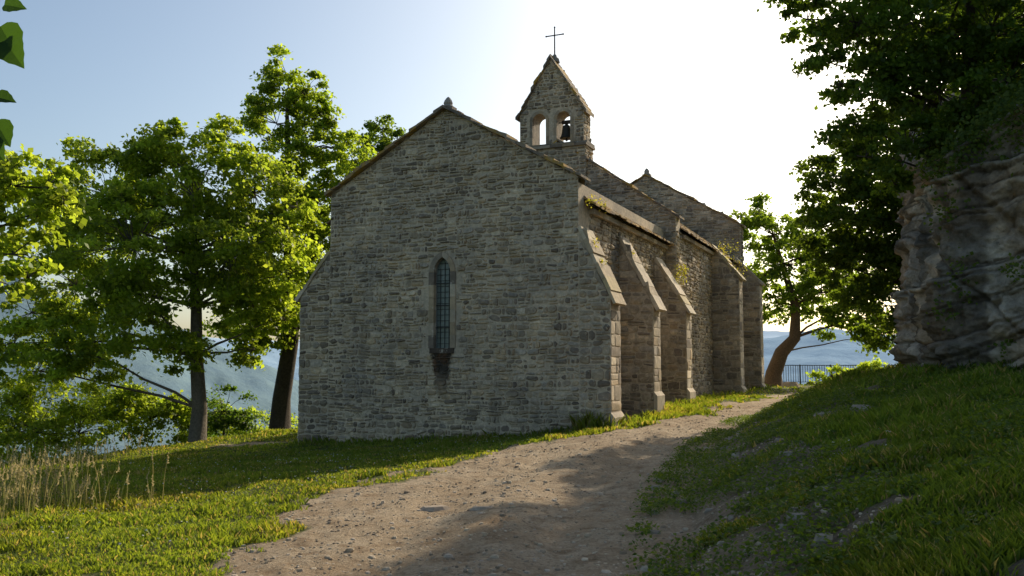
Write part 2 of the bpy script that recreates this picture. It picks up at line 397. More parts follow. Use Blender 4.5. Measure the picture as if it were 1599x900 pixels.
stones(st,(0,0),(1,0),(0,-1),-8.5,-7.5,-1.3,5,front_top,h=(.12,.24),w=(.22,.5),tint=stain,sd=2)
stones(st,(0,0),(1,0),(0,-1),0,.82,-.3,5.2,front_top,h=(.12,.24),w=(.2,.48),k=.92,sd=3)
flat=lambda z:(lambda u:z)
stones(st,(0,0),(0,1),(1,0),.85,9.1,-.5,6.4,flat(6.0),h=(.08,.18),w=(.16,.42),dep=(.015,.06),k=1.1,sd=4)
for i,(s0,s1,tw,pr,zt,zl,sg) in enumerate(BUT[:5]):
    te=tw+pr
    if i>0: stones(st,(tw,s0),(1,0),(0,-1),0,pr,-.3,zt,(lambda zt,zl,pr:(lambda u:zt+(zl-zt)*u/pr))(zt,zl,pr),h=(.15,.27),w=(.26,.52),sd=10+i)
    stones(ash,(te,s0),(0,1),(1,0),0,s1-s0,(.55 if i==0 else .9),zl,flat(zl),h=(.24,.4),w=(.42,.9),gap=.006,dep=(.008,.02),k=1.25,wav=.003,sd=20+i)
stones(st,(-8.5,0),(0,1),(-1,0),0,.85,-1.3,3.6,flat(3.62),h=(.2,.34),w=(.42,.85),sd=40)
stones(st,(-7.5,0),(0,1),(-1,0),.85,9.1,-1.3,6.3,flat(6.1),sd=41)
stones(st,(-8.2,0),(0,1),(-1,0),9.1,21.3,-1.3,6.6,flat(6.4),sd=42,w=(.2,.5))
stones(st,(0,9.1),(1,0),(0,-1),-8.2,.4,-.3,9.8,g_nave,lambda u,z:u<-.05 and z<g_choir(u)-1.4,sd=43)
stones(st,(.4,0),(0,1),(1,0),9.1,21.3,-.3,6.7,flat(6.32),h=(.09,.19),w=(.18,.5),dep=(.015,.06),k=1.05,sd=44)
stones(st,(0,21.3),(1,0),(0,-1),-8.5,.62,5.5,10.9,g_west,lambda u,z:z<g_nave(u)-1.4 and u<.3,h=(.12,.2),w=(.25,.5),sd=45)
stones(st,(.62,0),(0,1),(1,0),21.3,21.95,-.3,8.2,flat(8.15),h=(.2,.3),w=(.3,.65),sd=46)
BC=-4.15;BW=1.25;S0,S1=9.02,9.78
def g_bell(t): return 13.0-1.62*abs(t-BC)
def b_top(t): return g_bell(t)
opsB=[(BC-.475,.275,.275,9.78,10.68),(BC+.475,.275,.275,9.78,10.68)]
column_wall(core,BC-BW,BC+BW,9.3,b_top,opsB,S0,S1,[BC])
for t in (BC-BW,BC+BW):
    core.add([(t,S0,9.3),(t,S1,9.3),(t,S1,b_top(t)),(t,S0,b_top(t))],[(0,1,2,3)],MC)
core.box(BC-BW-.07,BC+BW+.07,S0-.06,S1+.06,7.0,9.6,MC)
def bskip(u,z):
    for cx,a,R,si,sp in opsB:
        if abs(u-cx)<a+.11 and si-.02<z<=sp: return True
        if z>sp and math.hypot(u-cx,z-sp)<a+.11: return True
    return False
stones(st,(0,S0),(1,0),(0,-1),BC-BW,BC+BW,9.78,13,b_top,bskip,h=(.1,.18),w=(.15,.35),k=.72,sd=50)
stones(st,(BC+BW,0),(0,1),(1,0),S0,S1,9.7,11.0,flat(10.95),h=(.12,.2),w=(.2,.4),sd=51)
stones(st,(0,S1),(1,0),(0,1),BC-BW,BC+BW,9.78,13,b_top,bskip,h=(.1,.18),w=(.15,.35),sd=54)
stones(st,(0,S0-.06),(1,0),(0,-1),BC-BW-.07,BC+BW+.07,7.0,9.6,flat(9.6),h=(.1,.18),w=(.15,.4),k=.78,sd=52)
stones(st,(BC+BW+.07,0),(0,1),(1,0),S0-.06,S1+.06,7.4,9.6,flat(9.6),h=(.12,.2),w=(.2,.4),sd=53)
for i in range(6):
    a=BC-BW-.15+i*(2*BW+.3)/6
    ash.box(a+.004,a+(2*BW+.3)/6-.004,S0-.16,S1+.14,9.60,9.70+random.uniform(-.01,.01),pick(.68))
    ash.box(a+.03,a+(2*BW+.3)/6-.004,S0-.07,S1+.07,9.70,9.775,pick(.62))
def surround(mb,cx,a,R,sill,sp,wd,s_,pr,nj,k=1.0,sillblk=True):
    zc=sill
    hs=[(sp-sill)/nj]*nj
    for i in range(nj):
        h=hs[i];ww=wd+random.uniform(-.01,.02)
        for sg in (-1,1):
            x0,x1=cx+sg*(a-.012),cx+sg*(a+ww)
            mb.box(min(x0,x1),max(x0,x1),s_-pr*random.uniform(.85,1.1),s_+.12,zc+.004,zc+h-.004,pick(k))
        zc+=h
    inn=arch(cx,a,R,sp,-.012,9);out=arch(cx,a,R,sp,wd,9)
    n=len(inn);step=3
    for i in range(0,n-1,step):
        j=min(i+step,n-1);c=pick(k)
        for q in range(i,j):
            (a0,b0),(a1,b1)=inn[q],inn[q+1];(c0,d0),(c1,d1)=out[q],out[q+1]
            e=.06 if q==j-1 else 0
            a1=a1+(a0-a1)*e;b1=b1+(b0-b1)*e;c1=c1+(c0-c1)*e;d1=d1+(d0-d1)*e
            mb.hexa([(a0,s_-pr,b0),(c0,s_-pr,d0),(c0,s_+.12,d0),(a0,s_+.12,b0),(a1,s_-pr,b1),(c1,s_-pr,d1),(c1,s_+.12,d1),(a1,s_+.12,b1)],c)
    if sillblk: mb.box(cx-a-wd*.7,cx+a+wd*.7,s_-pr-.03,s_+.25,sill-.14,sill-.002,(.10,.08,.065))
surround(ash,WC,WA,WR,WS,WSP,.13,0,.036,6,.84)
for o in opsB: surround(ash,*o,.10,S0,.03,3,.7,False)
slab=MB()
def rake_slabs(mb,kx,topf,t_end,s0,s1,n,th,over,col,layers=1):
    sg=1 if t_end>kx else -1;Lh=abs(t_end-kx)
    for i in range(n):
        a0=kx+sg*Lh*i/n;a1=kx+sg*(Lh*(i+1)/n+Lh/n*.18)
        if i==n-1: a1=t_end
        z0,z1=topf(a0)+random.uniform(0,.03),topf(a1)+random.uniform(.01,.06)
        e0=s0-over-random.uniform(0,.07);e1=s1+over*.5
        t2=th*random.uniform(.6,1.5);c=random.choice(col)
        mb.hexa([(a0,e0,z0),(a1,e0,z1),(a1,e1,z1),(a0,e1,z0),(a0,e0,z0+t2*.7),(a1,e0,z1+t2),(a1,e1,z1+t2),(a0,e1,z0+t2*.7)],c)
CR=[(.24,.20,.16),(.30,.25,.19),(.20,.175,.15),(.34,.26,.17)]
rake_slabs(slab,BC,g_bell,BC-BW-.14,S0,S1,11,.12,.09,CR);rake_slabs(slab,BC,g_bell,BC+BW+.14,S0,S1,11,.12,.09,CR)
rake_slabs(slab,RID,g_choir,-7.5-.12,0,.5,15,.085,.15,CR);rake_slabs(slab,RID,g_choir,.14,0,.5,15,.085,.15,CR)
rake_slabs(slab,NR,g_nave,-8.4,9.1,9.7,13,.075,.08,CR);rake_slabs(slab,NR,g_nave,.55,9.1,9.7,13,.075,.08,CR)
rake_slabs(slab,NR,g_west,-8.7,21.3,21.95,12,.09,.10,CR);rake_slabs(slab,NR,g_west,.80,21.3,21.95,12,.09,.10,CR)
slab.obj('coping_slabs',M_roof,chapel)
def lathe(mb,cx,cy,prof,n=12,col=(.3,.28,.25)):
    vs=[];
    for r,z in prof:
        for k in range(n):
            t=2*math.pi*k/n;vs.append((cx+r*math.cos(t),cy+r*math.sin(t),z))
    fs=[(i*n+k,i*n+(k+1)%n,(i+1)*n+(k+1)%n,(i+1)*n+k) for i in range(len(prof)-1) for k in range(n)]
    fs+=[tuple(range(n)),tuple((len(prof)-1)*n+k for k in range(n))]
    mb.add(vs,fs,col)
fin=MB()
def finial(c,s,z,k):
    fin.box(c-.2*k,c+.2*k,s-.14*k,s+.16*k,z-.06,z+.09*k,(.26,.23,.19))
    lathe(fin,c,s,[(.13*k,z+.05),(.16*k,z+.12*k),(.12*k,z+.17*k),(.14*k,z+.22*k),(.11*k,z+.30*k),(.06*k,z+.37*k),(.01,z+.41*k)],9,(.36,.33,.29))
finial(RID,.12,8.66,.95);finial(NR,21.6,10.97,1.0)
lathe(fin,BC,(S0+S1)/2,[(.20,12.95),(.17,13.08),(.09,13.16),(.06,13.25)],10,(.25,.23,.2))
fin.obj('finials',M_ashlar,chapel)
cr=MB();cy=(S0+S1)/2
tube(cr,[(BC,cy,13.1),(BC,cy,14.3)],[.028,.024],8,(.03,.03,.035))
tube(cr,[(BC-.33,cy,14.0),(BC+.33,cy,14.0)],[.024,.024],8,(.03,.03,.035))
for p in ((BC,cy,14.31),(BC-.34,cy,14.0),(BC+.34,cy,14.0)):
    lathe(cr,p[0],p[1],[(.005,p[2]-.035),(.03,p[2]-.02),(.036,p[2]),(.03,p[2]+.02),(.005,p[2]+.035)],8,(.03,.03,.035))
cr.obj('iron_cross',M_metal,chapel)
bl=MB();bx=BC+.475;bs=(S0+S1)/2-.05
lathe(bl,bx,bs,[(.245,10.00),(.255,10.03),(.21,10.11),(.175,10.25),(.16,10.38),(.14,10.47),(.07,10.52),(.03,10.54)],20,(.035,.035,.03))
lathe(bl,bx,bs,[(.03,9.91),(.045,9.95),(.03,10.0),(.012,10.03),(.012,10.4)],8,(.03,.03,.03))
bl.box(bx-.17,bx+.17,bs-.055,bs+.055,10.56,10.68,(.05,.035,.025));bl.box(bx-.05,bx+.05,bs-.03,bs+.03,10.52,10.57,(.04,.04,.04))
tube(bl,[(bx-.29,bs,10.62),(bx+.29,bs,10.62)],[.022,.022],8,(.04,.04,.04))
tube(bl,[(bx+.15,bs,10.64),(bx+.2,bs-.02,10.8),(bx+.12,bs-.3,10.84)],[.012,.012,.01],6,(.04,.04,.04))
bl.obj('bronze_bell',M_metal,chapel,smooth=False)
core.obj('walls',M_mortar,chapel);st.obj('rubble_masonry',M_stone,chapel);ash.obj('dressed_stonework',M_ashlar,chapel);cop.obj('buttress_copings',M_ashlar,chapel)
mg,nt,out=newmat('leaded_glass')
p=N(nt,'ShaderNodeBsdfPrincipled');p.inputs['Roughness'].default_value=.3;p.inputs['Specular IOR Level'].default_value=.6
tc=N(nt,'ShaderNodeTexCoord').outputs['Object']
L(nt,mixc(nt,noise_n(nt,9,3,.5,tc),(.09,.13,.12),(.24,.28,.25)),p.inputs['Base Color'])
b=N(nt,'ShaderNodeBump');b.inputs['Strength'].default_value=.4;b.inputs['Distance'].default_value=.01;L(nt,noise_n(nt,11,3,.5,tc),b.inputs['Height']);L(nt,b.outputs[0],p.inputs['Normal'])
L(nt,p.outputs[0],out.inputs[0])
gl=MB();ol=[(WC+WA,WS)]+arch(WC,WA,WR,WSP)+[(WC-WA,WS)]
gl.add([(x,.16,z) for x,z in ol],[tuple(range(len(ol)))],(.1,.1,.1));gl.obj('window_glass',mg,chapel)
ld=MB()
z=WS+.12
while z<4.5:
    hw=WA-.02 if z<WSP else max(.03,(WA-WR)+math.sqrt(max(0,WR**2-(z-WSP)**2))-.01)
    ld.box(WC-hw,WC+hw,.135,.15,z-.007,z+.007,(.06,.065,.065));z+=.155
for q in (-.13,0,.13): ld.box(WC+q-.006,WC+q+.006,.137,.152,WS,4.48-abs(q)*1.3,(.06,.065,.065))
pts=arch(WC,WA-.018,WR-.018,WSP)
tube(ld,[(WC+WA-.018,.13,WS)]+[(x,.13,z) for x,z in pts]+[(WC-WA+.018,.13,WS)],[.018]*(len(pts)+2),6,(.16,.18,.18))
for z in (2.7,3.3,3.9): ld.box(WC-WA,WC+WA,.10,.12,z-.012,z+.012,(.06,.06,.06))
ld.obj('window_bars',M_metal,chapel)
rf=MB()
RC=[(.36,.24,.14),(.46,.31,.15),(.29,.21,.14),(.42,.32,.20),(.50,.33,.14),(.35,.29,.22)]
def roof(k,te,ze,sl,s0,s1,seed):
    rnd=random.Random(seed);sg=1 if te>k else -1
    run=abs(te-k);zr=ze+sl*run
    rf.add([(te-sg*.1,s0,ze-.02),(te-sg*.1,s1,ze-.02),(k,s1,zr-.12),(k,s0,zr-.12)],[(0,1,2,3)],(.1,.08,.06))
    ex=.24;q=0
    while q<run:
        s=s0+rnd.uniform(-.2,0)
        while s<s1:
            w=rnd.uniform(.22,.55);a,b=max(s,s0)+.006,min(s+w,s1)-.006;s+=w
            if b-a<.04: continue
            l=.42;th=rnd.uniform(.035,.07)
            j=rnd.uniform(-.035,.035) if q>0 else rnd.uniform(-.08,.03)
            x0=te-sg*(q+j);x1=te-sg*min(q+l,run)
            z0=ze+sl*(q+j)+.045+rnd.uniform(-.006,.02);z1=ze+sl*min(q+l,run)-.01
            r1,r2=rnd.uniform(-.012,.012),rnd.uniform(-.012,.012)
            rf.hexa([(x0,a,z0+r1-th),(x0,b,z0+r2-th),(x1,b,z1-th*.5),(x1,a,z1-th*.5),(x0,a,z0+r1),(x0,b,z0+r2),(x1,b,z1+.02),(x1,a,z1+.02)],rnd.choice(RC))
        q+=ex
    s=s0
    while s<s1:
        w=rnd.uniform(.3,.5);rf.box(k-.16,k+.16,s,min(s+w,s1)-.008,zr-.06,zr+.05+rnd.uniform(0,.03),rnd.choice(RC));s+=w
roof(RID,.28,5.84,.69,.42,9.06,1);roof(RID,-7.88,5.84,.69,.42,9.06,2)
roof(NR,.68,6.30,.755,9.72,21.28,3);roof(NR,-8.48,6.30,.755,9.72,21.28,4)
rf.obj('stone_slate_roof',M_roof,chapel)
ev=MB()
s=.86
while s<9.05:
    w=random.uniform(.35,.6);ev.box(-.02,.14,s,min(s+w,9.09)-.008,5.66,5.79,pick(.9));s+=w
s=9.75
while s<21.2:
    w=random.uniform(.35,.6);ev.box(.39,.55,s,min(s+w,21.28)-.008,6.12,6.25,pick(.9));s+=w
ev.obj('eave_cornice',M_ashlar,chapel)

# ================================================================ ROCK OUTCROP
def rock_outcrop():
    fp=[(8.5,18.8),(8.35,17.6),(9.2,16.7),(10.4,15.9),(11.9,14.9),(13.8,13.2),(18,11),(26,14),(26,30),(16,27),(10.9,24),(9.2,21.5)]
    P=[];n=len(fp)
    segn=[28,50,60,50,40,14,6,6,8,14,18,26]
    for i in range(n):
        a=fp[i];b=fp[(i+1)%n]
        for k in range(segn[i]): f=k/segn[i];P.append((a[0]+(b[0]-a[0])*f,a[1]+(b[1]-a[1])*f))
    P=np.array(P)
    T=np.roll(P,-3,0)-np.roll(P,3,0)
    for _ in range(5): T=(np.roll(T,1,0)+2*T+np.roll(T,-1,0))/4
    Nn=np.stack([T[:,1],-T[:,0]],-1);Nn/=np.linalg.norm(Nn,axis=1)[:,None]
    c=np.array([16,19.5]);nz=220;V=[];C=[]
    rnd=random.Random(5)
    beds=[-4.0]
    while beds[-1]<16: beds.append(beds[-1]+rnd.choice([.09,.14,.22,.34,.5,.8]))
    beds=np.array(beds);boff=[rnd.uniform(-1,1) for _ in beds]
    m=len(P);arc=np.concatenate([[0],np.cumsum(np.linalg.norm(np.diff(P,axis=0),axis=1))])
    nv=lambda *a:mnoise.noise(Vector(a))
    for j in range(nz):
        f=j/(nz-1);
        for i in range(m):
            x,y=P[i];ztop=5.35+1.1*min(2.4,max(0,x-8.3))+.3*math.sin(arc[i]*1.3)
            z=.3+(ztop-.3)*min(1,f/.9)
            zs=z-.25*(x-7)+.08*y+.40*nv(x*.4,y*.4,z*.3)+.14*nv(x*1.1,y*1.1,z*.8)+.04*nv(x*4,y*4,z*3)
            lay=int(np.searchsorted(beds,zs))-1
            fr=(zs-beds[lay]);th=beds[lay+1]-beds[lay];dd=min(fr,th-fr)
            nb=boff[lay+1] if lay+1<len(boff) else 0
            st1=.15*(boff[lay]+(nb-boff[lay])*sst(.75,1,fr/th))
            bw=.5+.8*abs(boff[lay]);bi=(arc[i]+.35*nv(x*1.2,z*1.2,lay*3.))/bw+lay*.41
            blk=float(hsh(np.int64(lay),np.int64(int(math.floor(bi))),4))-.5
            be=bi-math.floor(bi);bl_=sst(0,.18,be)*sst(0,.18,1-be)
            vis=.5+.6*nv(x*.6,z*.6,lay*1.7)
            groove=-.11*math.exp(-(dd/.028)**2)*max(0,vis)*1.3
            r1=1-abs(nv(x*.55+3,y*.55,z*.35))*2.2;r2=1-abs(nv(x*1.5,y*1.5,z*.9+5))*2.2
            big=.30*r1+.15*r2+.4*nv(x*.3,y*.3,z*.25+9)
            fine=.14*mnoise.fractal(Vector((x*2.6,y*2.6,z*3.8)),.9,2,6)
            cr_=abs(nv(arc[i]*.5+.45*z,z*.14-.1*arc[i],7.3));crack=-.18*max(0,1-cr_*20)
            cr2=abs(nv(arc[i]*.9-.5*z,z*.5,3.1));crack-=.10*max(0,1-cr2*20)
            off=st1+.13*blk*bl_+groove+big*.7-.25+fine+crack+.12*math.sin((z-1.2)*1.2)
            if f>.9:
                g_=(f-.9)/.1;off-=g_*2.2;z=z+.8*g_+.25*nv(x,y,g_*2)
            V.append((x+Nn[i][0]*off,y+Nn[i][1]*off,z+.06*nv(x*2,z*2,4)))
            v=.5+.8*mnoise.fractal(Vector((x*.7,y*.7,z*1.0)),1,2,5)+.25*blk;v=min(1,max(0,v))
            base=np.array((.34,.31,.265))*(1-v)+np.array((.70,.635,.53))*v
            o_=nv(x*.45+4,y*.45,z*.6)
            if o_>.02: k_=min(1,(o_-.02)*5)*.5;base=base*(1-k_)+np.array((.56,.40,.24))*k_
            if dd<.035: base=base*(1-.5*max(0,min(1,vis)))
            s_=nv(arc[i]*1.4,z*.16,11)
            if s_>.15: base=base*(1-min(.55,(s_-.15)*3))
            C.append(base)
    I=np.arange(nz*m).reshape(nz,m)
    Fq=np.stack([I[:-1],np.roll(I,-1,1)[:-1],np.roll(I,-1,1)[1:],I[1:]],-1).reshape(-1,4)
    np_mesh('limestone_cliff',np.array(V),Fq,C=np.array(C),mat=M_rock)
    top=np.array(V)[I[-1]];mb=MB();cz=top[:,2].mean()+.6
    vs=[tuple(t) for t in top]+[(c[0],c[1],cz)]
    mb.add(vs,[(k,(k+1)%m,m) for k in range(m)],(.07,.08,.03));mb.obj('cliff_top_ground',M_ground)
    return np.array(V),I
RV,RI=rock_outcrop()

# ================================================================ FOLIAGE
def leaf_arrays(cen,nrm,size,rng,asp=.62):
    n=len(cen);nrm=nrm/np.maximum(1e-6,np.linalg.norm(nrm,axis=1))[:,None]
    r=rng.normal(size=(n,3));a=r-(r*nrm).sum(1)[:,None]*nrm;a/=np.maximum(1e-6,np.linalg.norm(a,axis=1))[:,None]
    a[:,2]-=.35;a/=np.linalg.norm(a,axis=1)[:,None]
    b=np.cross(nrm,a);s=size[:,None]
    v0=cen-a*s*.5;v2=cen+a*s*.5;v1=cen+b*s*asp*.5-a*s*.08+nrm*s*.1;v3=cen-b*s*asp*.5-a*s*.08+nrm*s*.1
    return np.stack([v0,v1,v2,v3],1).reshape(-1,3)
def foliage(lobes,rng,coef,size,cols,cl_r=.42,flat=.5,shell=.5,asp=.75):
    C=[];Nr=[];B=[];tips=[]
    for (x,y,z,r) in lobes:
        nc=max(6,int(20*r**1.9));
        d=rng.normal(size=(nc,3));d/=np.linalg.norm(d,axis=1)[:,None]
        rad=r*(shell+(1.14-shell)*rng.random(nc)**.7)
        cc=np.array([x,y,z])+d*rad[:,None]*np.array([1,1,.88])
        nl=int(coef*r*r/nc)+1
        for q in range(nc):
            cr=cl_r*rng.uniform(.55,1.3)*max(.55,min(1.2,r**.4))
            k=int(nl*rng.uniform(.5,1.6));p=rng.normal(size=(k,3))*.5
            p[:,2]*=flat;p[:,2]-=.25*(p[:,0]**2+p[:,1]**2)
            C.append(cc[q]+p*cr);Nr.append(d[q]*.35+np.array([.25,.35,.6])+rng.normal(size=(k,3))*.55)
            B.append(np.full(k,rng.uniform(.72,1.28)));tips.append((cc[q],(x,y,z)))
    C=np.vstack(C);Nr=np.vstack(Nr);B=np.concatenate(B);n=len(C)
    V=leaf_arrays(C,Nr,size*rng.uniform(.65,1.25,n),rng,asp)
    c0=np.array(cols[0]);c1=np.array(cols[1]);m=rng.random(n)[:,None]
    col=(c0*(1-m)+c1*m)*B[:,None]*rng.uniform(.8,1.2,n)[:,None]
    return V,np.arange(4*n).reshape(-1,4),np.repeat(col,4,0),tips
LIME=((.115,.175,.022),(.19,.245,.038))
def tree(name,base,trunk,tr,lobes,coef=1100,size=.15,cols=LIME,seed=1,bark=(.10,.085,.07),limbs=True,mat=None,**kw):
    rng=np.random.default_rng(seed);rnd=random.Random(seed)
    e=empty(name,base);mb=MB();bs=Vector(base)
    tp=[Vector(p) for p in trunk]
    tube(mb,[p-bs for p in tp],tr,10,bark)
    V,Fq,C,tips=foliage(lobes,rng,coef,size,cols,**kw)
    if limbs:
        for (x,y,z,r) in lobes:
            c=Vector((x,y,z))
            cand=[(i,p) for i,p in enumerate(tp) if p.z<z+.3 and i>0] or [(len(tp)-1,tp[-1])]
            i,p=min(cand,key=lambda q:(q[1]-c).length+ (0 if q[1].z<z else 1))
            r0=max(.014,min(tr[i]*.45,.02+.035*r));mid=(p+c)/2+Vector((rnd.uniform(-.2,.2),rnd.uniform(-.2,.2),rnd.uniform(0,.4)))*(.3+.12*(c-p).length)
            q1=p.lerp(mid,.5)+Vector((rnd.uniform(-.1,.1),rnd.uniform(-.1,.1),.05));q2=mid.lerp(c,.5)+Vector((rnd.uniform(-.1,.1),rnd.uniform(-.1,.1),.08))
            tube(mb,[v-bs for v in (p,q1,mid,q2,c)],[r0,r0*.85,r0*.7,r0*.5,r0*.35],6,bark,False)
        for t,c in tips:
            t=Vector(t);c=Vector(c);m=(t+c)/2+Vector((rnd.uniform(-.1,.1),rnd.uniform(-.1,.1),rnd.uniform(0,.12)))
            tube(mb,[c-bs,m-bs,t-bs],[.014,.010,.004],4,bark,False)
    mb.obj('trunk_and_limbs',M_bark,e,True)
    np_mesh('foliage',V-np.array(base),Fq,C,mat or M_leaf,e)
    return e
def g(x,y): return float(H(x,y))
bx,by=-10.1,29.5;bz=g(bx,by)-.15
T1=[(-3.2,.2,7.3,1.7),(-.3,-.3,7.9,1.7),(1.5,.4,7.4,1.55),(-1.75,-1.2,5.4,2.2),(1.3,-.8,5.3,1.8),(-4.2,.3,4.3,1.6),(-1.35,-1.0,3.5,1.6),(1.7,0,3.6,1.25),
    (-4.3,-.4,2.3,1.3),(2.6,.3,6.0,1.1),(-5.3,.2,1.5,1.0),(-3.0,-1,2.0,1.1),(-5.0,.5,5.8,1.1),(-1.2,-.4,9.0,.75),(.8,-.2,9.1,.7),(-3.7,0,8.7,.65),(2.8,-.2,4.6,.9),(-5.6,.2,3.4,1.0),(-.2,-1,2.1,.85),(-6.0,0,2.4,.9),(3.0,.2,6.9,.7),(-2.0,0,8.5,.9),(.2,1.6,5.8,1.5),(-4.7,.2,7.0,1.0),(-1.6,.2,6.9,1.2),(2.6,.5,3.2,.8),(1.6,.5,2.2,.7)]
tree('linden_tree',(bx,by,bz),[(bx,by,bz),(bx+.05,by,bz+1.2),(bx-.1,by,2.0),(bx-.15,by,3.6),(bx-.3,by,5.3),(bx-.3,by,7.2)],[.30,.24,.2,.17,.12,.06],
     [(bx+a,by+b,c,r) for a,b,c,r in T1],coef=1850,size=.155,seed=3,bark=(.16,.14,.11),cl_r=.38,shell=.55)
bx,by=-8.6,34;bz=g(bx,by)-.15
T2=[(0,0,12.7,1.0),(-1.0,.2,11.9,.8),(.75,-.1,12.0,.85),(-1.25,0,11.1,.5),(1.0,.2,11.1,.8),(-.3,-.2,10.8,1.0),(1.9,0,9.9,1.0),(2.65,.1,9.3,.85),(2.4,-.2,8.5,.9),(.8,-.3,9.6,.9),(-.2,.2,9.1,1.0),(1.6,.1,7.9,1.1),
    (.5,-.2,7.0,1.4),(1.7,.3,6.2,1.2),(.3,0,5.2,1.6),(-.9,.1,4.1,1.2),(1.0,.1,4.0,1.2),(-1.1,0,6.2,1.2),(-.2,-.3,3.0,.9),(2.2,.3,7.2,.8),(2.0,.2,5.0,.9),(.3,0,11.6,.9),(-.9,0,10.2,.6),(.3,0,8.2,.8),(1.4,0,10.5,.6),(-1.4,0,2.7,.8),(-2.0,.3,3.6,.9)]
tree('tall_linden_tree',(bx,by,bz),[(bx,by,bz),(bx+.05,by,bz+1.4),(bx+.35,by,2.6),(bx+.3,by,5),(bx+.1,by,7.5),(bx+.1,by,9.8),(bx,by,11.8)],[.42,.33,.29,.24,.18,.12,.05],
     [(bx+a,by+b,c,r) for a,b,c,r in T2],coef=1500,size=.155,seed=5,bark=(.09,.075,.06),cols=((.09,.145,.018),(.16,.215,.03)),cl_r=.35,shell=.5)
bx,by=-6.7,46;bz=g(bx,by)-.3
tree('linden_tree',(bx,by,bz),[(bx,by,bz),(bx,by,4),(bx,by,9),(bx,by,13)],[.4,.3,.2,.06],
     [(bx+a,by+b,c,r) for a,b,c,r in [(0,0,13.8,.75),(-.7,0,13.0,.7),(.8,0,13.3,.6),(.9,0,12.4,.6),(0,0,12.2,1.1),(-1.0,0,11.8,.8),(0,0,10.4,1.5),(0,0,8,2)]],coef=1500,size=.17,seed=6,cols=((.05,.09,.014),(.09,.135,.022)))
bx,by=-10.6,14.6;bz=g(bx,by)-.1
tree('linden_tree',(bx,by,bz),[(bx,by,bz),(bx+.1,by,1.4),(bx+.2,by,2.8),(bx+.5,by,4.2),(bx+.6,by,6)],[.26,.22,.19,.14,.07],
     [(-7.55,13.6,4.4,.65),(-7.0,13.5,4.35,.45),(-6.65,13.4,4.1,.30),(-7.15,13.6,3.85,.5),(-7.45,13.5,3.35,.5),(-7.2,13.5,3.0,.3),(-7.7,13.6,2.95,.35),(-8.3,14,4.1,1.0),(-9.2,14.2,5.0,1.2),(-10.5,14.6,6.0,1.6),(-9.2,14.5,3.2,.9),(-11.8,14.6,5.0,1.6)],
     coef=2200,size=.12,seed=8,cl_r=.3)
bx,by=12.55,44;bz=g(bx,by)-.1
T5=[(12.1,44,9.1,.9),(12.7,44,8.0,1.2),(11.5,44,8.5,.6),(11.1,44,8.9,.4),(13.5,44,6.5,1.4),(12.3,43.8,6.0,1.0),(15,44,5.2,1.4),(13.6,44,4.5,1.0),(16.4,44,4.5,1.2),(15.3,44,3.5,.75),(13.8,44,8.3,1.0),(12.2,44,4.6,.7),(17.4,44,4.0,1.0),(14.9,44,7.2,1.1),(17.2,44,3.0,.6),(16.3,44.2,6.0,1.1)]
tree('linden_tree',(bx,by,bz),[(bx,by,bz),(bx+.05,by,1.3),(bx+.45,by,2.3),(bx+1.1,by,3.0),(bx+1.2,by,4.5),(bx+.6,by,6.5),(bx+.2,by,8)],[.5,.38,.33,.28,.2,.13,.06],T5,coef=1100,size=.19,seed=9,bark=(.13,.095,.06),cols=((.07,.12,.018),(.13,.185,.03)),cl_r=.36)
bx,by=11.9,27;bz=g(bx,by)-.1
T6=[(9.8,27,7.2,.95),(9.3,27,5.8,.8),(10.5,27,6.0,1.3),(10.9,26.8,4.5,1.1),(11.3,27,7.8,1.4),(10.3,27,3.7,.65),(9.5,27,4.6,.6),(9.2,27,7.6,.45),(11.6,27,6,1.4),(11.1,26.6,3.4,.7),(12.5,27,8.5,1.8),(12.8,27,5.5,1.6),(10.1,26.8,8.4,.6),(11,27.2,2.6,.55),(9.9,27,5.0,.7),(11.6,26.8,4.6,1.0),(11.7,26.6,3.2,.6)]
tree('maple_tree',(bx,by,bz),[(bx,by,bz),(bx,by,2),(bx-.1,by,4),(bx,by,6),(bx+.2,by,8)],[.34,.28,.22,.16,.08],T6,coef=2000,size=.14,seed=12,cols=((.06,.105,.016),(.11,.165,.024)),mat=M_darkleaf)
bx,by=10.4,20.3;bz=4.6
T7=[(6.35,19,9.1,.55),(7.4,19,8.9,.95),(6.6,19,8.2,.5),(8.7,19,9.0,1.4),(10.3,19,8.9,1.5),(7.7,19,7.4,1.0),(9.1,19,7.5,1.2),(10.5,18.8,7.7,1.25),(8.2,18.6,6.3,.7),(7.25,19,6.8,.5),(7.5,19,6.1,.42),(9.4,18.4,6.9,.6),(8.2,19,10.5,1.4),(10.3,19,10.8,1.8),
    (6.5,19,9.9,.55),(6.0,19,9.6,.35),(7.0,19,7.7,.45),(8.6,18.6,6.0,.5),(11.6,18.0,7.8,1.2),(12,19,9,1.8),(8.1,19.0,5.5,.45),(6.9,18.8,10.4,.6),(13.5,18.5,8.8,2.0),(14.5,17.5,10.5,2.2),(12.3,19,11.5,1.8)]
tree('maple_tree',(bx,by,bz),[(bx,by,bz),(bx-.1,by-.3,5.8),(bx-.3,by-.6,7),(bx-.4,by-.9,8.6),(bx-.4,by-1.1,10.2)],[.3,.25,.2,.14,.07],T7,coef=2600,size=.115,seed=14,cols=((.052,.10,.016),(.10,.16,.024)),cl_r=.34,mat=M_darkleaf)
bx,by=17.2,32;bz=g(bx,by)-.1
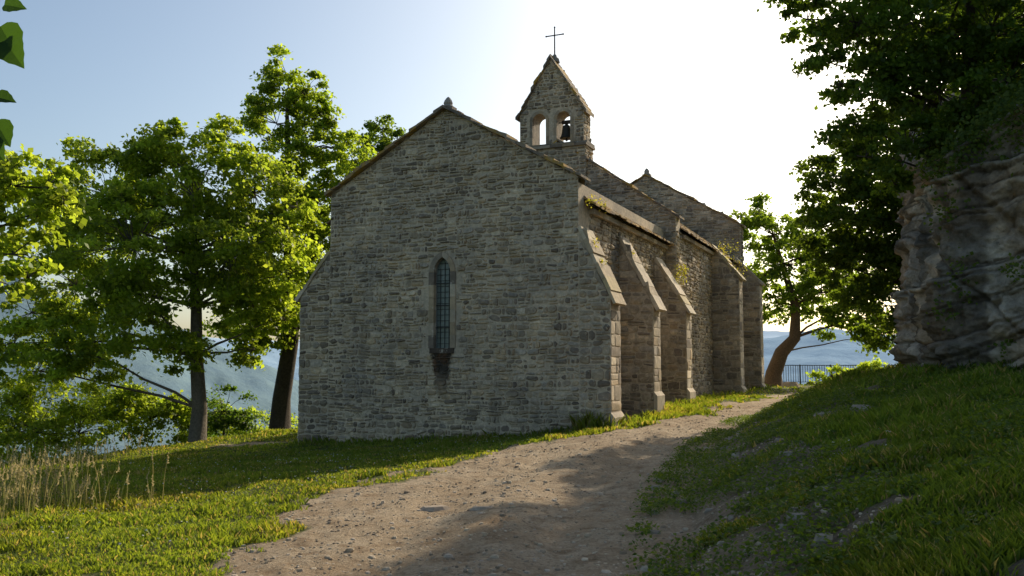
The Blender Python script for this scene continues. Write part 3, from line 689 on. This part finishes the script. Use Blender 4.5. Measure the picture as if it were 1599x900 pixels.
T8=[(15.5,32,11.6,1.2),(15.1,32,13.6,1.0),(16.6,32,13.6,1.6),(16.1,32,9.8,1.3),(17.5,32,11.5,1.9),(15.3,32,8.2,1.0),(17.5,32,15.8,2.0),(15.9,31,15.2,1.1),(18.9,32,13.6,2.0),(15.7,30.2,14.2,.9),(18.3,32,8.8,1.8),(16.5,31.8,7.4,1.1),(19.4,31,10.5,1.7),(15.6,31,16.6,.9),(16.9,30,12.6,1.2),(14.6,30.6,15.6,.6),(14.4,31.5,12.6,.6)]
tree('maple_tree',(bx,by,bz),[(bx,by,bz),(bx,by,4),(bx-.1,by,8),(bx,by,12),(bx+.1,by,15)],[.5,.42,.34,.22,.1],T8,coef=560,size=.19,seed=15,cols=((.045,.08,.014),(.08,.125,.02)),mat=M_darkleaf)
# close hanging twig with large leaves at the upper left
tw=empty('linden_sapling',(-4.4,3.4,0));mb=MB();o_=Vector((-4.4,3.4,0))
tube(mb,[Vector(p)-o_ for p in [(-4.4,3.4,-.4),(-4.3,3.4,1.4),(-4.1,3.4,2.8),(-3.6,3.3,3.5)]],[.09,.075,.06,.04],8,(.09,.075,.06))
br=[(-3.6,3.3,3.5),(-2.8,3.25,3.35),(-2.2,3.2,3.1),(-1.94,3.2,2.85),(-1.88,3.2,2.5),(-1.90,3.2,2.35)]
tube(mb,[Vector(p)-o_ for p in br],[.03,.02,.012,.006,.004,.003],6,(.08,.07,.05));mb.obj('stem',M_bark,tw,True)
lf=MB();rnd=random.Random(4)
def bigleaf(c,ax,nm,s,col):
    ax=Vector(ax).normalized();nm=Vector(nm);nm=(nm-ax*nm.dot(ax)).normalized();b=ax.cross(nm);c=Vector(c)-o_
    prof=[(0,0),(.0,.2),(.06,.33),(.16,.42),(.28,.45),(.42,.42),(.55,.355),(.68,.26),(.80,.155),(.9,.07),(1,0)]
    ser=[1,1,.95,1.03,.96,1.04,.95,1.05,.94,1.1,1]
    n=len(prof)
    mid=[c+ax*(s*a)-nm*(s*.12*a*a) for a,_ in prof];R=[m_+b*(s*w*e)+nm*(s*w*.30) for m_,(a,w),e in zip(mid,prof,ser)];Lf=[m_-b*(s*w*e)+nm*(s*w*.30) for m_,(a,w),e in zip(mid,prof,ser)]
    lf.add(mid+R+Lf,[(i,i+1,n+i+1,n+i) for i in range(n-1)]+[(i+1,i,2*n+i,2*n+i+1) for i in range(n-1)],col)
for (x,y,z,s,ax) in [(-1.84,3.2,3.00,.08,(.8,0,-.1)),(-1.85,3.2,2.92,.14,(.45,.1,-.8)),(-1.82,3.18,2.86,.12,(.55,0,-.8)),(-1.86,3.2,2.66,.08,(.8,0,-.15)),(-1.85,3.2,2.57,.10,(.4,.2,-.8)),(-1.87,3.2,2.50,.09,(.6,0,-.8)),(-1.88,3.2,2.38,.08,(.5,0,-.9)),(-2.0,3.2,3.0,.12,(0,0,-1)),(-2.1,3.15,3.1,.12,(-.4,0,-1)),(-2.3,3.2,3.15,.12,(.2,0,-1)),(-2.5,3.2,3.2,.12,(0,.3,-1)),(-2.7,3.2,3.3,.11,(.3,0,-1)),(-2.05,3.2,2.6,.1,(-.6,0,-.5)),(-2.05,3.2,2.9,.1,(-.8,0,-.5))]:
    bigleaf((x,y,z),ax,(rnd.uniform(-.3,.3),-1,rnd.uniform(.3,.8)),s,(.025,.06,.012))
lf.obj('leaves',M_darkleaf,tw)
def shrub(name,lobes,coef=1700,size=.12,cols=LIME,seed=1,**kw):
    b=(lobes[0][0],lobes[0][1],g(lobes[0][0],lobes[0][1])-.1)
    tree(name,b,[b,(b[0],b[1],b[2]+.5),(b[0],b[1],b[2]+.9)],[.06,.05,.03],lobes,coef,size,cols,seed,**kw)
shrub('shrub',[(-15.0,29,-.4,1.3),(-16.3,29.5,-.6,1.3),(-17.6,29,-.1,1.3),(-13.9,29.5,-.5,1.1),(-16.5,31,-.1,1.3)],seed=21,size=.13)
shrub('shrub',[(-12.6,32,-.2,1.1),(-13.6,32.4,.2,1.1),(-11.9,32.2,-.1,.9),(-14.6,33,.3,1.3)],seed=22,size=.14)
shrub('shrub',[(-10.5,33.5,0,.95),(-11.2,33.5,-.1,.8),(-9.9,33.6,-.3,.6)],seed=23,cols=((.03,.06,.01),(.055,.10,.015)))
shrub('shrub',[(-10.6,36.5,-.8,1.0),(-9.6,37,-.9,.9),(-11.8,36.8,-.7,1.2)],seed=24)
shrub('shrub',[(16.2,46.3,1.0,.7),(15.4,46.2,.8,.5),(17.3,46.5,1.0,.7),(18.3,46.4,1.2,.8)],seed=25,size=.16)
rng=np.random.default_rng(77)
ci=[];m_=RI.shape[1]
for _ in range(260):
    i=rng.integers(0,210)%m_;j=int(rng.triangular(182,218,219));ci.append(RV[RI[j,i]])
for _ in range(30):
    i=rng.integers(20,190)%m_;j=rng.integers(5,180);ci.append(RV[RI[j,i]])
ci=np.array(ci);cen=[];
for c in ci:
    k=int(rng.integers(20,80));p=rng.normal(size=(k,3))*np.array([.17,.17,.17]);p[:,0]-=.05;p[:,1]-=.08;cen.append(c+p)
cen=np.vstack(cen);n=len(cen);col=(np.array([.05,.09,.013])+rng.random((n,1))*np.array([.065,.07,.01]))
np_mesh('ivy',leaf_arrays(cen,np.array([-.4,-.7,.5])+rng.normal(size=(n,3))*.5,rng.uniform(.05,.11,n),rng,.8),np.arange(4*n).reshape(-1,4),np.repeat(col,4,0),M_darkleaf)

# ---------------------------------------------------------------- grass
def inside_chapel(x,y):
    dx,dy=x-1.69,y-22.9
    t=dx*math.cos(ROT)+dy*math.sin(ROT);ss=-dx*math.sin(ROT)+dy*math.cos(ROT)
    return (t>-8.5)&(t<.85)&(ss>-.02)&(ss<22)
def blades(n,rmin,rmax,a0,a1,hf,rng,accept=None):
    r=rmin*(rmax/rmin)**rng.random(n)**.9;a=np.radians(rng.uniform(a0,a1,n))
    x=r*np.sin(a);y=r*np.cos(a)
    dm=dirt(x,y)+.9*(fbm(x*5,y*5,91,3)-.5)*.9
    patch=fbm(x*1.3,y*1.3,61)
    keep=(dm+rng.uniform(-.10,.10,n)<.42)&~inside_chapel(x,y)&(rng.random(n)<.25+1.4*patch)
    x,y,r,patch=x[keep],y[keep],r[keep],patch[keep];n=len(x);z=H(x,y)
    h=hf(x,y,rng)*rng.uniform(.5,1.35,n)*(.5+1.0*patch)
    w=(.003+.0007*r)*rng.uniform(.7,1.3,n)
    az=rng.uniform(0,2*np.pi,n);lean=rng.uniform(.15,.85,n);la=rng.uniform(0,2*np.pi,n)
    b=np.stack([x,y,z-.01],1);ux=np.stack([np.cos(az),np.sin(az),np.zeros(n)],1)*w[:,None]
    ld=np.stack([np.cos(la)*lean,np.sin(la)*lean,np.ones(n)],1)*h[:,None]
    midp=b+ld*np.array([.35,.35,.6]);tip=b+ld*np.array([1,1,.95])
    V=np.stack([b-ux,b+ux,midp+ux*.8,tip,midp-ux*.8],1).reshape(-1,3)
    hue=rng.random(n)[:,None];big=fbm(x*.45,y*.45,71)[:,None];yel=fbm(x*.9+7,y*.9,73)[:,None]
    c=np.array([.095,.15,.018])*(1-hue)+np.array([.20,.255,.045])*hue
    c=c*(.65+.8*big)
    rs=sst(0,3,x-XE(y))[:,None]
    c=c*(1+np.array([.25,.08,.0])*sst(.45,.7,yel)*(1-rs))
    c=c*(1-.10*rs)*np.where(rs>.3,np.array([.9,1,.95]),1)
    dry=(rng.random(n)<.09+.16*sst(.5,.7,yel[:,0])*(1-.6*rs[:,0]))[:,None];c=np.where(dry,np.array([.32,.27,.13]),c)
    return V,np.arange(5*n).reshape(-1,5),np.repeat(c,5,0)
def hfun(x,y,rng):
    h=np.full(len(x),.045)
    right=sst(.3,2.5,x-XE(y));h=h+right*.045
    h=h+.11*sst(.54,.70,fbm(x*.8+5,y*.8,15))*right
    h=h+.05*sst(.5,.7,fbm(x*1.1+5,y*1.1,17))
    dx,dy=x-1.69,y-22.9;t=dx*math.cos(ROT)+dy*math.sin(ROT);ss=-dx*math.sin(ROT)+dy*math.cos(ROT)
    h=h+.16*np.exp(-np.abs(ss)/.25)*(t<1)*(t>-9)+.24*np.exp(-np.maximum(0,t-.8)/.6)*(ss>-.5)*(t>0)
    h=h+.12*sst(-10,-13,x)
    return h
rg=np.random.default_rng(5)
P1=blades(460000,5.2,34,-36,38,hfun,rg)
P2=blades(60000,20,52,-34,36,hfun,rg)
V=np.vstack([P1[0],P2[0]]);F=np.arange(len(V)).reshape(-1,5);C=np.vstack([P1[2],P2[2]])
np_mesh('grass',V,F,C,M_grass)
n=18000;x=rg.uniform(.6,9,n);y=rg.uniform(5.5,24,n);k=(x>XE(y)-.6)&(fbm(x*1.1,y*1.1,44)>.45)&(x<.42*y+1.5);x,y=x[k],y[k]
cen=[];
for _ in range(9):
    cen.append(np.stack([x+rg.normal(size=len(x))*.06,y+rg.normal(size=len(x))*.06,H(x,y)+rg.uniform(.02,.10,len(x))],1))
cen=np.vstack(cen);m=len(cen);col=np.array([.06,.11,.017])+rg.random((m,1))*np.array([.075,.085,.014])
np_mesh('ground_weeds',leaf_arrays(cen,np.array([0,0,1.])+rg.normal(size=(m,3))*.4,rg.uniform(.025,.055,m),rg,.8),np.arange(4*m).reshape(-1,4),np.repeat(col,4,0),M_grass)
n=1900;x=rg.uniform(-9,6,n);y=rg.uniform(9,24,n);k=(dirt(x,y)<.25)&~inside_chapel(x,y)&(fbm(x*.8,y*.8,88)>.48)
x,y=x[k],y[k];cen=np.stack([x,y,H(x,y)+.075],1);m=len(cen)
np_mesh('daisies',leaf_arrays(cen,np.array([0,-.2,1.])+rg.normal(size=(m,3))*.25,rg.uniform(.018,.032,m),rg,1.0),np.arange(4*m).reshape(-1,4),np.full((4*m,3),.7),M_straw)
tg=MB();rnd=random.Random(9)
def stalk(x,y,h,lean):
    z=g(x,y);a=rnd.uniform(0,6.28);dx,dy=math.cos(a)*lean*h,math.sin(a)*lean*h
    w=.005;c=rnd.choice([(.30,.26,.10),(.20,.23,.06),(.26,.25,.09)])
    p=[(x,y,z),(x+dx*.3,y+dy*.3,z+h*.5),(x+dx,y+dy,z+h*.95)]
    tg.add([(p[0][0]-w,p[0][1],p[0][2]),(p[0][0]+w,p[0][1],p[0][2]),(p[1][0]+w*.7,p[1][1],p[1][2]),(p[1][0]-w*.7,p[1][1],p[1][2]),(p[2][0]+w*.5,p[2][1],p[2][2]),(p[2][0]-w*.5,p[2][1],p[2][2])],[(0,1,2,3),(3,2,4,5)],c)
    for k in range(9):
        f=k/9;cx,cy,cz=p[2][0]-dx*.16*f,p[2][1]-dy*.16*f,p[2][2]-.15*f
        s=.026*(.5+f);b=rnd.uniform(0,6.28);tg.add([(cx,cy,cz+.02),(cx+s*math.cos(b),cy+s*math.sin(b),cz),(cx,cy,cz-.012)],[(0,1,2)],(.45,.38,.20))
for _ in range(320):
    x=rnd.gauss(-6.7,.7);y=rnd.gauss(12.3,.6);stalk(x,y,rnd.uniform(.25,.78),rnd.uniform(.05,.35))
for _ in range(160):
    x=rnd.uniform(-13,-9);y=rnd.uniform(19,25);stalk(x,y,rnd.uniform(.3,.7),rnd.uniform(.05,.3))
tg.obj('tall_grass',M_straw)
wd=[];
for (t,s,z,k,r) in [(.55,8.9,4.75,160,.16),(.62,9.0,4.95,120,.12),(.45,8.8,4.5,60,.12),(.3,.1,5.85,40,.08),(1.45,15.3,5.5,140,.2),(1.1,15.4,6.2,160,.25),(.8,15.6,6.5,90,.2),(.3,.3,4.8,50,.07),(.5,.3,4.3,40,.06),(.35,3.7,4.9,30,.06),(.3,1.0,5.9,50,.08)]:
    p=rg.normal(size=(k,3))*r+np.array([t,s,z]);wd.append(p)
wd=np.vstack(wd);n=len(wd);X=1.69+wd[:,0]*math.cos(ROT)-wd[:,1]*math.sin(ROT);Y=22.9+wd[:,0]*math.sin(ROT)+wd[:,1]*math.cos(ROT)
np_mesh('wall_plants',leaf_arrays(np.stack([X,Y,wd[:,2]],1),np.array([0,0,1.])+rg.normal(size=(n,3))*.6,rg.uniform(.04,.09,n),rg),np.arange(4*n).reshape(-1,4),np.repeat(np.array([.10,.12,.02])+rg.random((n,1))*np.array([.12,.08,.02]),4,0),M_leaf)

# ---------------------------------------------------------------- stones on path
pb=MB();rnd=random.Random(31)
def rockbit(x,y,sx,sy,sz,rz,col,sink=.3):
    z=g(x,y)+.004;vs=[];n=7
    for lv,(rad,zz) in enumerate([(1,-.5),(1.0,.35),(.72,1.0)]):
        for k in range(n):
            t=2*math.pi*k/n;q=rad*rnd.uniform(.8,1.15);a,b=sx*q*math.cos(t),sy*q*math.sin(t)
            vs.append((x+a*math.cos(rz)-b*math.sin(rz),y+a*math.sin(rz)+b*math.cos(rz),z+sz*(zz-sink)*rnd.uniform(.85,1.15)))
    fs=[(i*n+k,i*n+(k+1)%n,(i+1)*n+(k+1)%n,(i+1)*n+k) for i in range(2) for k in range(n)]+[tuple(2*n+k for k in range(n))]
    pb.add(vs,fs,col)
nn=30000;yy=5.2*(28/5.2)**rg.random(nn);xx=rg.uniform(-3.5,8,nn)
kk=(xx>XL(yy)-.8)&(xx<XE(yy)+1.6)&(dirt(xx,yy)>.35)
xx,yy=xx[kk][:8500],yy[kk][:8500]
for x,y in zip(xx,yy):
    s=rnd.uniform(.006,.021)*(1 if rnd.random()<.93 else 2.2)
    rockbit(x,y,s,s*rnd.uniform(.6,1),s*.6,rnd.uniform(0,3),rnd.choice([(.50,.42,.31),(.42,.34,.24),(.58,.49,.38),(.30,.24,.17)]))
pb.obj('gravel',M_pebble)
pb=MB()
for (x,y,sx,sy,sz,rz) in [(-.95,11.5,.20,.11,.07,.3),(-.35,10.8,.16,.08,.05,.2),(5.2,15.0,.40,.22,.12,.4),(5.5,14.4,.28,.18,.10,1.2),(4.9,14.2,.2,.13,.08,.2),(13.1,43.0,.5,.25,.35,0)]:
    rockbit(x,y,sx,sy,sz,rz,rnd.choice([(.44,.36,.27),(.38,.32,.25)]),.3)
for _ in range(120):
    y=rnd.uniform(6.5,20);x=float(XE(y))+abs(rnd.gauss(0,1.5))-.5;s=rnd.uniform(.03,.10)
    rockbit(x,y,s,s*.7,s*.55,rnd.uniform(0,3),rnd.choice([(.36,.32,.26),(.28,.25,.20),(.42,.37,.30)]),.25)
pb.obj('embedded_stones',M_pebble)

# ---------------------------------------------------------------- railing
rl=MB();x0,x1,yr=13.4,23,47.6
dk=(.05,.055,.06)
for i in range(7):
    x=x0+(x1-x0)*i/6;z=g(x,yr);rl.box(x-.03,x+.03,yr-.03,yr+.03,z-.2,1.72,dk)
rl.box(x0,x1,yr-.022,yr+.022,1.66,1.70,dk);rl.box(x0,x1,yr-.018,yr+.018,.80,.83,dk)
x=x0+.12
while x<x1: rl.box(x-.011,x+.011,yr-.011,yr+.011,.83,1.66,dk);x+=.125
rl.obj('metal_railing',M_metal)

# ================================================================ LIGHT
AZ=math.radians(34);EL=math.radians(28)
w=bpy.data.worlds.new('World');scene.world=w;w.use_nodes=True;nt=w.node_tree
bg=nt.nodes['Background'];sky=nt.nodes.new('ShaderNodeTexSky');sky.sky_type='NISHITA';sky.sun_disc=False
sky.sun_elevation=EL;sky.sun_rotation=AZ;sky.altitude=500;sky.air_density=1.0;sky.dust_density=3.8;sky.ozone_density=1.1
L(nt,mixc(nt,1.0,sky.outputs[0],(.98,1.02,.99),'MULTIPLY'),bg.inputs[0]);bg.inputs[1].default_value=.15
sd=bpy.data.lights.new('sun','SUN');sd.energy=5.0;sd.angle=math.radians(.5);sd.color=(1,.88,.70)
so=link(bpy.data.objects.new('sun',sd))
s=Vector((math.sin(AZ)*math.cos(EL),math.cos(AZ)*math.cos(EL),math.sin(EL)))
so.rotation_euler=s.to_track_quat('Z','Y').to_euler();so.location=s*60
cam=bpy.data.cameras.new('camera');cam.lens=32;cam.sensor_width=36;cam.clip_end=20000;cam.clip_start=.05
co=link(bpy.data.objects.new('camera',cam));co.location=(0,0,1.7);co.rotation_euler=(math.radians(90+4.83),0,0)
scene.camera=co
scene.view_settings.view_transform='Standard';scene.view_settings.look='None'
